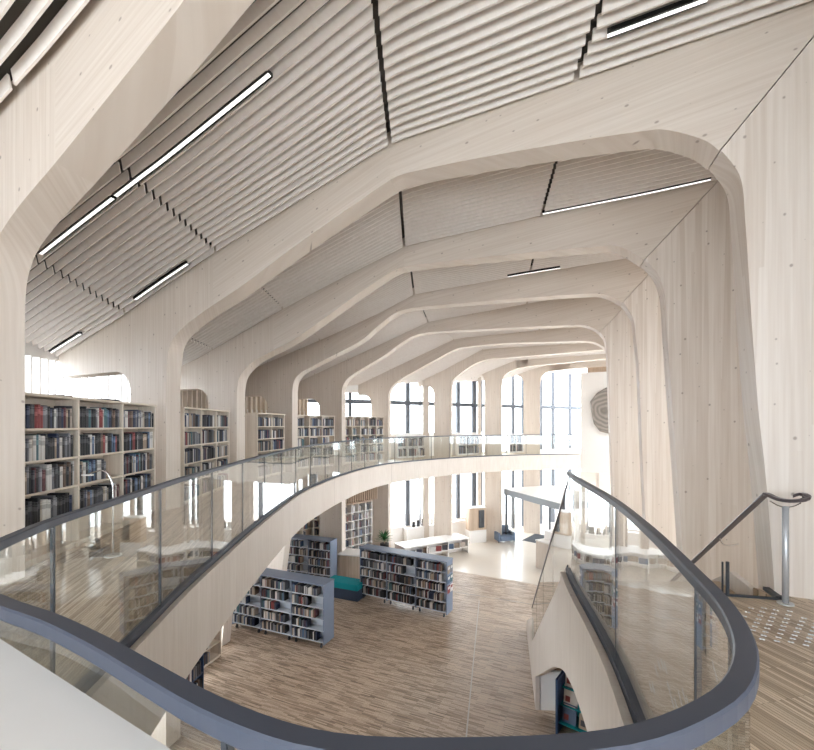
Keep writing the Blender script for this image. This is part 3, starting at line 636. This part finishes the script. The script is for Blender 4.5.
# ------------------------------------------------------------------ shelving and books
ORD = ['first','second','third','fourth','fifth','sixth','seventh','eighth','ninth','tenth','eleventh','twelfth','thirteenth','fourteenth','fifteenth','sixteenth','seventeenth','eighteenth','nineteenth','twentieth']
ORD += ['twenty-'+x for x in ORD[:9]]+['thirtieth']+['thirty-'+x for x in ORD[:9]]
slots = []      # (matrix, x0, x1, y_front, z, height, key)
def shelf_unit(name, label, cat, p0, p1, z0, z1, nb, rows, depth, side, shelfm, topm, backm, group=None, casters=False, key=None, double=False, tth=.03, plinth=.08, fill=1.):
    u = Vector((p1[0]-p0[0], p1[1]-p0[1])); L = u.length; rz = math.atan2(u.y, u.x)
    t = thing(name, label, cat, (p0[0], p0[1], z0), rz, group); H = z1-z0; st = .028
    c0 = .11 if casters else 0
    bw = L/nb
    for i in range(nb+1):
        x = min(max(i*bw, st/2), L-st/2); mb = MB(); mb.box(x-st/2, x+st/2, .004, depth-.004, c0, H-tth-.001)
        mb.build('side_panel' if i in (0, nb) else 'divider', side, t)
    mb = MB(); mb.box(-.01, L+.01, -.01, depth+.01, H-tth, H); mb.build('top_panel', topm, t)
    by = depth/2 if double else depth-.012
    mb = MB(); mb.box(st, L-st, by-.008, by+.008, c0+.01, H-tth-.002); mb.build('back_panel', backm, t)
    b0 = c0+plinth; rh = (H-tth-b0)/rows
    for i in range(nb):
        for r_ in range(rows):
            z = b0+rh*r_; mb = MB(); x0, x1 = i*bw+st/2+.001, (i+1)*bw-st/2-.001
            mb.box(x0, x1, .0, (by-.01) if not double else depth-.01, z-.024, z)
            mb.build('shelf', shelfm, t)
            slots.append((Matrix.Translation((p0[0], p0[1], z0)) @ Matrix.Rotation(rz, 4, 'Z'), x0+.01, x1-.01, .004, z+.001, rh-.05, (key, i, rows-1-r_), fill))
        if plinth > .03 and not casters:
            mb = MB(); mb.box(i*bw+st/2, (i+1)*bw-st/2, .04, .06, 0, b0-.03); mb.build('plinth', side, t)
    if casters:
        for i in range(nb):
            for xx in (i*bw+.12, (i+1)*bw-.12):
                for yy in (.07, depth-.07):
                    mb = MB(); mb.box(xx-.02, xx+.02, yy-.02, yy+.02, .07, c0+.001); mb.tube([(xx-.014, yy, .045), (xx+.014, yy, .045)], .044, 14); mb.build('caster', M['dark'], t)
    return t
WS = M['shelf']
ux = lambda Z: -3.629-.1007*Z
shelf_unit('bookcase', 'pale wooden bookcase full of books between the nearest left post and the second rib', 'bookcase', (ux(4.48),4.48), (ux(7.5),7.5), 0, 1.90, 3, 5, .30, WS, WS, WS, WS, 'pale bookcases along the upper floor', key='near')
shelf_unit('bookcase', 'pale wooden bookcase between the second and third ribs', 'bookcase', (-4.29,8.28), (-4.46,10.8), 0, 1.90, 3, 5, .30, WS, WS, WS, WS, 'pale bookcases along the upper floor', key='mid')
shelf_unit('bookcase', 'pale two-bay bookcase with broad white end panel left of the fourth rib', 'bookcase', (-4.22,12.15), (-3.92,13.8), 0, 1.90, 2, 5, .55, WS, WS, WS, WS, 'pale bookcases along the upper floor', key='c')
shelf_unit('bookcase', 'pale wooden bookcase between the fourth and fifth ribs', 'bookcase', (-3.85,14.9), (-2.75,16.4), 0, 1.90, 3, 5, .3, WS, WS, WS, WS, 'pale bookcases along the upper floor', key='d')
shelf_unit('bookcase', 'pale wooden bookcase under the small window between the fifth and sixth ribs', 'bookcase', (-2.5,17.0), (-.98,18.45), 0, 1.90, 5, 5, .3, WS, WS, WS, WS, 'pale bookcases along the upper floor', key='e')
# blue-grey mobile bookcases on the lower floor
BL = M['bluelight']; BS = M['blue']
shelf_unit('mobile_bookcase', 'blue-grey three-bay bookcase on castors, nearest on the lower floor', 'bookcase', low(232,628), low(323.7,650), LOW, LOW+1.70, 3, 5, .5, BS, BL, BS, BL, 'blue-grey mobile bookcases', True, 'm1', True, fill=.85)
shelf_unit('mobile_bookcase', 'blue-grey three-bay bookcase on castors, standing alone in front of the potted plant', 'bookcase', low(359.7,598), low(446.7,619), LOW, LOW+1.74, 3, 5, .46, BS, BL, BS, BL, 'blue-grey mobile bookcases', True, 'm2', True, fill=.98)
p1 = low(330.5, 541.5, LOW+1.72); p0 = low(286.4, 536.5, LOW+1.72)
shelf_unit('mobile_bookcase', 'blue-grey two-bay bookcase standing behind the nearest one beside the teal bench', 'bookcase', p0, p1, LOW, LOW+1.72, 2, 5, .46, BS, BL, BS, BL, 'blue-grey mobile bookcases', True, 'm3', True, fill=1.1)
# a dark blue bookcase under the left balcony
p1 = low(204, 692); shelf_unit('blue_bookcase', 'dark blue bookcase half hidden under the left balcony edge', 'bookcase', (p1[0]-.15, p1[1]-1.2), p1, LOW, LOW+1.65, 2, 4, .35, M['navy'], M['navy'], M['navy'], M['navy'], key='n')
# built-in shelving between the lower posts
def legpt(k, dx=0, dy=0): r = RIBS[k]; x = r['xl']; return (x+dx, r['zc']-K_*x+dy)
shelf_unit('wall_bookcase', 'pale shelving under the balcony behind the nearest blue bookcase', 'bookcase', (-4.95,10.2), (-4.72,10.95), LOW, LOW+2.2, 1, 6, .35, WS, WS, WS, M['panel'], 'built-in shelving under the balcony', key='w1', fill=.8)
shelf_unit('wall_bookcase', 'pale shelving under the balcony behind the two-bay blue bookcase', 'bookcase', (-4.9,16.5), (-3.4,17.8), LOW, LOW+2.75, 4, 8, .35, WS, WS, M['panel'], M['panel'], 'built-in shelving under the balcony', key='w2', fill=.5)
shelf_unit('wall_bookcase', 'tall shelving with niches left of the potted plant under the balcony', 'bookcase', (-2.45,16.95), (-1.45,17.95), LOW, LOW+2.75, 4, 8, .35, M['white'], M['white'], M['panel'], M['panel'], 'built-in shelving under the balcony', key='w3', fill=.6)
# slatted panels over the shelving
for (a, b, lab) in (((-4.9,16.5), (-3.4,17.8), 'vertical timber slat panel above the shelving behind the two-bay blue bookcase'), ((-2.45,16.95), (-1.15,18.25), 'vertical timber slat panel above the shelving left of the plant')):
    mb = MB(); L = math.dist(a, b); n = int(L/.11); u = ((b[0]-a[0])/L, (b[1]-a[1])/L); nr_ = (-u[1], u[0])
    mb.bar((a[0]+nr_[0]*.33, a[1]+nr_[1]*.33), (b[0]+nr_[0]*.33, b[1]+nr_[1]*.33), .03, LOW+2.752, -.72)
    for i in range(n):
        p = (a[0]+u[0]*(i+.5)*L/n, a[1]+u[1]*(i+.5)*L/n); mb.bar((p[0]+nr_[0]*.12, p[1]+nr_[1]*.12), (p[0]+nr_[0]*.31, p[1]+nr_[1]*.31), .03, LOW+2.752, -.72)
    tag(mb.build('slat_panel', M['panel']), lab, 'wall panel')
# low window-sill bookshelves on the upper floor
def inset(p, d=.45): return (p[0]+.52*d, p[1]-.85*d)
for (q0, q1, key, lab) in ((393, 423, 's1', 'low white bookshelf under the window between the sixth and seventh ribs'), (453, 477, 's2', 'low white bookshelf under the window between the seventh and eighth ribs'), (504, 524, 's3', 'low white bookshelf under the tall window right of the eighth rib')):
    a, b = inset(facx(q0)), inset(facx(q1)); shelf_unit('sill_bookshelf', lab, 'bookshelf', a, b, 0, 1.05, 3, 2, .3, M['white'], M['white'], M['white'], M['white'], 'low bookshelves under the far windows', key=key)

def bookdims():
    return random.uniform(.018, .042), random.uniform(.62, .92)
indiv = []; stuff = MB()
BAYW = {'near': ['left bay', 'middle bay', 'right bay'], 'mid': ['left bay', 'middle bay', 'right bay']}
ROWW = ['top', 'second', 'third', 'fourth', 'bottom']
def bookmesh(col, w, h, d):
    mb = MB(); t_ = .003
    # rounded spine towards -y, boards, page block
    prof_ = [(0, .006), (w*.2, 0), (w*.5, -.003), (w*.8, 0), (w, .006), (w, d), (w-t_, d), (w-t_, .012), (t_, .012), (t_, d), (0, d)]
    mb.prism(prof_, 0, h, 0); mb.box(t_+.0005, w-t_-.0005, .0125, d-.006, .004, h-.005, 1)
    return mb.build('book', [BM[col], M['pages']])
protos = {}
for col in BK:
    protos[col] = []
colpal = {}
cnt = 0
order = sorted(slots, key=lambda s: 0 if s[6][0] == 'near' else 1 if s[6][0] == 'mid' else 2)
mat_ids = {c: i for i, c in enumerate(BK)}
for Mx, x0, x1, yf, z, hh, (key, bay, row), fill in order:
    if key == 'near' and row == 4: continue     # the lowest shelf is hidden behind the balustrade rail
    x = x0+random.uniform(0, .01); end = x0+(x1-x0)*(random.uniform(.9, .99) if key in ('near', 'mid') else fill*random.choice((.98, .95, .9, .62, .97)))
    end = min(end, x1-.005)
    if key == 'near' and bay == 1 and row == 2: end = x0+(x1-x0)*.62
    base_h = hh*random.uniform(.78, .9); n = 0
    runcol = random.choices(BK, BKW)[0]
    step = 1.0 if key in ('near', 'mid') else .85
    while True:
        w_ = random.uniform(.024, .052)*step
        if key == 'near': w_ = random.uniform(.022, .05)
        if x+w_ > end: break
        if random.random() < .8: runcol = random.choices(BK, BKW)[0]
        col = runcol; h = base_h*random.uniform(.86, 1.08); h = min(h, hh-.005); d = .20+random.random()*.05 if key not in ('m1', 'm2', 'm3') else .15+random.random()*.04; yy = yf+random.uniform(0, .02)
        if key in ('near', 'mid') and cnt < 300:
            if len(protos[col]) < 3:
                o = bookmesh(col, .03, .24, .18); protos[col].append(o)
            else:
                o = random.choice(protos[col]).copy(); C.objects.link(o)
            loc = Mx @ Vector((x, yy, z)); o.location = loc; o.rotation_euler = Mx.to_euler(); o.scale = (w_/.03*.97, d/.18, h/.24)
            where = 'near bookcase by the first left post' if key == 'near' else 'bookcase between the second and third ribs'
            n += 1; cnt += 1
            tag(o, f'{col} book, {ORD[n-1]} from left on the {ROWW[row]} shelf, {BAYW[key][bay]}, {"nearest" if key == "near" else "second"} bookcase', 'book', f'books in the {where}')
        else:
            c8 = [Mx @ Vector(v) for v in ((x, yy, z), (x+w_*.95, yy, z), (x+w_*.95, yy+d, z), (x, yy+d, z), (x, yy, z+h), (x+w_*.95, yy, z+h), (x+w_*.95, yy+d, z+h), (x, yy+d, z+h))]
            stuff.hexa(c8, mat_ids[col])
        x += w_
o = stuff.build('books', [BP[c] for c in BK], fixn=True); tag(o, 'the rest of the books, in the farther bookcases of both floors', 'books', kind='stuff')

# ------------------------------------------------------------------ furniture of the lower floor
def boxthing(name, label, cat, a, b, depth, z0, z1, parts, group=None):
    u = Vector((b[0]-a[0], b[1]-a[1])); t = thing(name, label, cat, (a[0], a[1], z0), math.atan2(u.y, u.x), group)
    parts(t, u.length, depth, z1-z0); return t
# teal bench
def bench(t, L, D, H):
    mb = MB(); mb.box(0, L, 0, D, 0, H*.62); mb.build('base', M['slate'], t)
    mb = MB(); mb.box(-.01, L+.01, -.02, D, H*.62+.001, H); o = mb.build('seat_cushion', M['teal'], t)
    bv = o.modifiers.new('b', 'BEVEL'); bv.width = .04; bv.segments = 3
boxthing('bench', 'long low bench with teal cushion on dark blue base', 'bench', low(325,596), low(357.5,602), .6, LOW, LOW+.55, bench)
def desk(t, L, D, H):
    mb = MB(); mb.box(0, L, 0, D, 0, H-.04); mb.build('body', M['panel'], t)
    mb = MB(); mb.box(-.02, L+.02, -.02, D+.02, H-.04+.001, H); mb.build('worktop', M['white'], t)
def desk_white(t, L, D, H):
    mb = MB(); mb.box(0, L, 0, D, 0, H-.04); mb.build('body', M['white'], t)
    mb = MB(); mb.box(-.02, L+.02, -.02, D+.02, H-.04+.001, H); mb.build('worktop', M['white'], t)
boxthing('counter', 'wooden counter with white top behind the teal bench', 'counter', low(338,582), low(361,584), .8, LOW, LOW+1.05, desk)
# potted plant
P = low(384.5, 566); t = thing('potted_plant', 'green leafy plant in a tall black pot behind the alone-standing blue bookcase', 'potted plant', (*P, LOW))
mb = MB(); mb.tube([(0,0,0),(0,0,.95)], [.15,.19], 20); mb.build('pot', M['pot'], t, smooth_=False)
mb = MB(); mb.tube([(0,0,.9),(.02,.01,1.15)], .02, 8); mb.build('stem', M['tread'], t)
mb = MB()
for i in range(70):
    a = random.uniform(0, 6.28); el = random.uniform(.2, 1.45); L = random.uniform(.28, .5)
    d = Vector((math.cos(a)*math.cos(el), math.sin(a)*math.cos(el), math.sin(el))); s_ = Vector((-math.sin(a), math.cos(a), 0))*random.uniform(.02, .035)
    p0_ = Vector((0, 0, random.uniform(1.0, 1.2))); p1_ = p0_+d*L*.55; p2_ = p0_+d*L+Vector((0, 0, -.12*L))
    n_ = d.cross(s_).normalized()*.004
    mb.hexa([p0_-s_*.3, p0_+s_*.3, p1_+s_, p1_-s_, p0_-s_*.3+n_, p0_+s_*.3+n_, p1_+s_+n_, p1_-s_+n_]); mb.hexa([p1_-s_, p1_+s_, p2_+s_*.1, p2_-s_*.1, p1_-s_+n_, p1_+s_+n_, p2_+s_*.1+n_, p2_-s_*.1+n_])
mb.build('leaves', M['leaf'], t)
# white display benches
def display(t, L, D, H):
    mb = MB(); mb.box(-.02, L+.02, -.02, D+.02, H-.05, H); mb.build('top', M['white'], t)
    mb = MB(); mb.box(0, L, D*.5, D*.53, 0, H-.051); mb.build('back', M['white'], t)
    for x in (0, L*.33, L*.66, L-.04):
        mb = MB(); mb.box(x, x+.04, 0, D, 0, H-.051); mb.build('side_panel', M['white'], t)
    for i in range(3):
        mb = MB(); mb.box(L*.33*i+.041, L*.33*(i+1)-.001 if i < 2 else L-.041, .01, D*.5-.01, H*.38, H*.38+.03); mb.build('shelf', M['white'], t)
    mb = MB(); mb.box(-.002+L, L+.02, .1, D*.45, .25, H-.08); mb.build('end_panel', M['dark'], t)
a, b = low(405,565), low(468.5,553)
boxthing('display_bench', 'long low white display bench with open shelves behind the alone-standing bookcase', 'display bench', a, b, .9, LOW, LOW+.72, display, 'white display benches')
for i in range(9):
    f = (i+.7)/10; p = (a[0]+(b[0]-a[0])*f, a[1]+(b[1]-a[1])*f)
    mb = MB(); mb.box(0, .24, 0, .02, 0, .22); o = mb.build('magazine', BP[BK[(i*5) % 12]]); o.location = (p[0], p[1]+.14, LOW+.307); o.rotation_euler = (-.15, 0, .1)
    tag(o, f'small {BK[(i*5)%12]} magazine, {ORD[i]} from left inside the long white display bench', 'magazine', 'magazines in the display bench')
a = (.8, 20.3); b = (2.3, 21.2)
boxthing('wall_shelf', 'narrow white window ledge cabinet below the far left lower window', 'cabinet', (.0,20.25), (3.0,22.15), .35, LOW, LOW+1.0, desk_white)
for i in range(8):
    f = .12+i*.075; p = (.0+3.0*f-.1, 20.25+1.9*f+.12); c = ['black','charcoal','grey','black','white','black','grey','charcoal'][i]
    mb = MB(); mb.box(0, .15, 0, .03, 0, .26+.05*(i % 3)); o = mb.build('display_book', BP[c]); o.location = (p[0], p[1], LOW+1.001); o.rotation_euler = (0, 0, .5)
    tag(o, f'{c} book standing on the window ledge cabinet, {ORD[i]} from left', 'book', 'books standing on the window ledge')
# magazine cabinet on the wall
c0, c1 = at(467.5, 530, 21.6), at(484, 530, 21.9)
t = thing('magazine_cabinet', 'square wooden cabinet with black books on its right, standing left of the eighth rib', 'cabinet', (c0[0], c0[1], 0))
zb, ztp = c0[2], c0[2]+1.1
mb = MB(); mb.bar(c0[:2], c1[:2], .5, LOW, zb); local(t, mb, 'base', M['white'])
mb = MB(); mb.bar(c0[:2], c1[:2], .4, zb+.001, ztp); local(t, mb, 'body', M['panel'])
m_ = [(c0[i]*.42+c1[i]*.58) for i in (0, 1)]; m2_ = [(c0[i]*.1+c1[i]*.9) for i in (0, 1)]
mb = MB(); mb.bar((m_[0]+.05, m_[1]-.2), (m2_[0]+.05, m2_[1]-.2), .06, zb+.12, ztp-.1); local(t, mb, 'niche', M['dark'])
mb = MB(); mb.bar(c0[:2], c1[:2], .46, ztp+.001, ztp+.04); local(t, mb, 'top', M['white'])
# face-out magazines on the end panel of the alone-standing bookcase
e0, e1 = Vector((*low(446.7,619), LOW)), Vector((*low(453,612.5), LOW))
u2 = Vector(low(446.7,619))-Vector(low(359.7,598)); u2.normalize(); ang = math.atan2(u2.y, u2.x)
for i, c in enumerate(('red', 'white', 'blue', 'teal', 'tan', 'grey')):
    r_, c_ = divmod(i, 2); mb = MB(); mb.box(0, .012, 0, .17, 0, .23); mb.box(.012, .0135, .02, .15, .12, .2, 1)
    o = mb.build('magazine', [BP[c], BP['white' if c != 'white' else 'red']]); o.rotation_euler = (0, 0, ang)
    q = Vector(low(446.7,619))+u2*.012+Vector((-u2.y, u2.x))*(.03+.21*c_); o.location = (q.x, q.y, LOW+.75+.3*r_)
    tag(o, f'{c} magazine face-out on the end of the alone-standing bookcase, {["lowest","middle","top"][r_]} row', 'magazine', 'magazines on the bookcase end')
# sofa by the entrance
P = low(500.5, 543.5); t = thing('armchair', 'blue-grey armchair beside the eighth rib near the entrance', 'armchair', (*P, LOW), R(12)); t.scale = (.82, .82, .82)
for nm_, bx in (('seat', (0,.85,.0,.8,.12,.42)), ('backrest', (0,.85,.62,.85,.42,.95)), ('armrest', (-.14,.0,0,.85,.1,.62)), ('armrest', (.85,.99,0,.85,.1,.62))):
    mb = MB(); mb.box(*bx); o = mb.build(nm_, M['sofa'], t); bv = o.modifiers.new('b', 'BEVEL'); bv.width = .05; bv.segments = 3
for x in (-.08, .93):
    for y in (.06, .79): mb = MB(); mb.tube([(x, y, 0), (x, y, .1)], .02, 8); mb.build('leg', M['dark'], t)
# entrance mat
q = [low(522,540.5), low(535,534), low(549,536), low(545,545)]; mb = MB(); mb.prism(q, LOW+.0065, LOW+.018); tag(mb.build('door_mat', M['mat']), 'dark rectangular mat on the pale floor before the entrance', 'mat')
# vestibule roof and posts
v = [(4.95,22.0),(6.35,17.9),(9.2,18.9),(7.7,23.2)]
t = thing('entrance_vestibule', 'glazed entrance vestibule with grey edged flat roof under the far balcony', 'vestibule', (*v[0], LOW))
mb = MB(); mb.prism(v, -2.0, -1.72); local(t, mb, 'roof_edge', M['greym'])
mb = MB(); mb.prism([(p[0]*.995+.03, p[1]*.998+.04) for p in v], -1.719, -1.69); local(t, mb, 'roof', M['white'])
for p in ((5.05,21.9),(7.6,22.9),(9.0,19.0)):
    mb = MB(); mb.box(p[0]-.05, p[0]+.05, p[1]-.05, p[1]+.05, LOW+.006, -2.001); local(t, mb, 'post', M['frame'])
mb = MB(); mb.bar((5.05,21.9), (5.3,21.0), .012, LOW+.02, -2.01); local(t, mb, 'pane', M['pane'])
# reception desk
d0_, d1_ = low(536, 568), (7.35, 14.6)
t = thing('reception_desk', 'long white and pale wood reception desk beyond the staircase glass', 'desk', (*d0_, LOW))
mb = MB(); mb.prism([d0_, d1_, (d1_[0]+1.0, d1_[1]+.5), (d0_[0]+1.0, d0_[1]+.5)], LOW, LOW+1.12); local(t, mb, 'body', M['fascia'])
mb = MB(); mb.prism([(d0_[0]-.03, d0_[1]), (d1_[0]-.03, d1_[1]-.03), (d1_[0]+1.03, d1_[1]+.5), (d0_[0]+1.03, d0_[1]+.53)], LOW+1.121, LOW+1.17); local(t, mb, 'worktop', M['white'])
mb = MB(); mb.prism([(d0_[0]+.4, d0_[1]+.2), (d0_[0]+.9, d0_[1]-1.0), (d0_[0]+1.25, d0_[1]-.85), (d0_[0]+.8, d0_[1]+.4)], LOW+1.171, LOW+1.5); local(t, mb, 'screen', M['white'])
# magazine rack below the stair
t = thing('magazine_rack', 'teal-blue magazine rack standing inside the arch under the staircase', 'magazine rack', (2.83, 8.2, LOW), R(-38))
H_ = 1.05
mb = MB(); mb.box(0, .04, 0, .5, 0, H_); mb.build('side_panel', M['navy'], t)
mb = MB(); mb.box(1.0, 1.04, 0, .5, 0, H_); mb.build('side_panel', M['navy'], t)
mb = MB(); mb.box(.041, .999, .46, .5, 0, H_); mb.build('back_panel', M['teal'], t)
for i in range(3):
    mb = MB(); mb.box(.041, .999, .06+.09*i, .455, .2+.3*i, .22+.3*i); mb.build('tier', M['teal'], t)
mcol = ['blue', 'tan', 'teal', 'white', 'blue', 'cream', 'white', 'grey', 'red', 'navy', 'white', 'grey']
mg = {}
for i in range(9):
    c = mcol[i]; rr_, cc_ = divmod(i, 3)
    if c not in mg:
        mb = MB(); mb.box(0, .26, 0, .008, 0, .34, 0); mb.box(.02, .23, -.002, 0, .26, .32, 1); mb.box(.03, .12, -.002, 0, .05, .15, 2); mg[c] = mb.build('magazine', [BP[c], BP['white' if c != 'white' else 'blue'], BP['red' if c in ('white', 'blue') else 'charcoal']]); o = mg[c]
    else: o = mg[c].copy(); C.objects.link(o)
    Mx = Matrix.Translation((2.83, 8.2, LOW)) @ Matrix.Rotation(R(-38), 4, 'Z'); o.location = Mx @ Vector((.08+cc_*.31, .13+.09*rr_, .221+.3*rr_)); o.rotation_euler = (R(-12), 0, R(-38))
    tag(o, f'{c} magazine, {ORD[cc_]} from left on the {["bottom","middle","top"][rr_]} tier of the under-stair rack', 'magazine', 'magazines in the under-stair rack')

# white tower wall with the stone relief
v = [(9.03,22.36),(10.9,21.2),(12.3,22.8),(10.4,24.4)]
mb = MB(); mb.prism(v, -.9, 4.25); tag(mb.build('wall_tower', M['white']), kind='structure')
mb = MB(); mb.prism([(9.35,22.3),(10.6,21.55),(11.4,22.5),(10.2,23.4)], 4.251, 4.55); tag(mb.build('trim_4', M['panel']), kind='structure')
for px, lab in ((590, 'pale round-edged post below the white tower wall'), (606, 'second pale post below the white tower wall')):
    X = (px-CX)/FP*22.2; mb = MB(); mb.box(X-.32, X+.32, 22.3, 22.8, LOW, -.91); tag(mb.build('tower_post', M['fascia']), lab, 'post')
ring = []
u = Vector((1.87, -1.16, 0)).normalized(); nrm = Vector((-u.y*-1, u.x*-1, 0)); nrm = Vector((-.527, -.85, 0))
O = Vector((9.03, 22.36, 0))
pts = [(590.4,401.5),(597,393),(606.6,387.4),(616,391),(622,402),(621,420),(616,430),(610.5,434),(600,431.5),(594,424),(591.5,412)]
for px, py in pts:
    tt_ = (px-CX)/FP; s_ = (tt_*O.y-O.x)/(u.x-tt_*u.y); Y = O.y+u.y*s_; ring.append(Vector((O.x+u.x*s_, Y, EYE+(HY-py)/FP*Y))+nrm*.03)
cen = sum(ring, Vector())/len(ring)
mb = MB(); n = len(ring); off = nrm*.14
mb.v = [tuple(p-cen) for p in ring]+[tuple((p-cen)*.93+off) for p in ring]+[tuple((p-cen)*.35+off*.75) for p in ring]+[tuple(off*1.1)]
for i in range(n):
    j = (i+1) % n; mb.f += [(i, j, n+j, n+i), (n+i, n+j, 2*n+j, 2*n+i), (2*n+i, 2*n+j, 3*n)]; mb.m += [0, 0, 0]
mb.f.append(tuple(range(n))); mb.m.append(0)
o = mb.build('stone_relief', M['stone']); o.location = cen; tag(o, 'grey-brown slab of stone with a coiled fossil hung on the white tower wall', 'stone relief')

# gooseneck reading lamp behind the left balustrade
P = low(113, 556, 0); t = thing('reading_lamp', 'slender white gooseneck lamp standing between the glass and the near bookcase', 'lamp', (*P, 0))
mb = MB(); mb.tube([(0,0,0),(0,0,.015)], .09, 24); mb.build('base', M['white'], t)
pts = [(0,0,.015),(0,0,.70),(-.01,0,.86),(-.06,0,.97),(-.13,0,1.01),(-.2,0,1.0),(-.30,0,.965)]
mb = MB(); mb.tube(smooth(pts, 6), .009, 10); mb.build('arm', M['chrome'], t, smooth_=True)
mb = MB(); mb.box(-.36, -.24, -.02, .02, .95, .965); mb.build('lamp_head', M['white'], t)
# items kept on the wall ledge above the near bookcase
t = thing('wall_ledge_cabinet', 'low wooden compartments running below the left clerestory louvres', 'cabinet', (-6.9, 5.5, 1.5))
mb = MB(); mb.box(-.45, .0, 0, 6.2, .0, .03); mb.box(-.45, 0, 0, 6.2, .42, .45); local_y = 0
for i in range(7): mb.box(-.45, 0, i*1.02, i*1.02+.03, .03, .42)
mb.build('shelf', M['panel'], t)
for i, (y, c, L) in enumerate(((7.0, 'navy', .5), (8.7, 'brown', .5), (10.1, 'charcoal', .6))):
    mb = MB(); mb.box(-.15, .15, -L/2, L/2, 0, .2); o = mb.build('storage_box', BP[c]); o.location = (-7.05, y, 1.955)
    bv = o.modifiers.new('b', 'BEVEL'); bv.width = .05; bv.segments = 2
    tag(o, f'{["blue", "brown", "dark grey"][i]} soft storage box on the compartments below the louvres', 'storage box', 'boxes below the louvres')
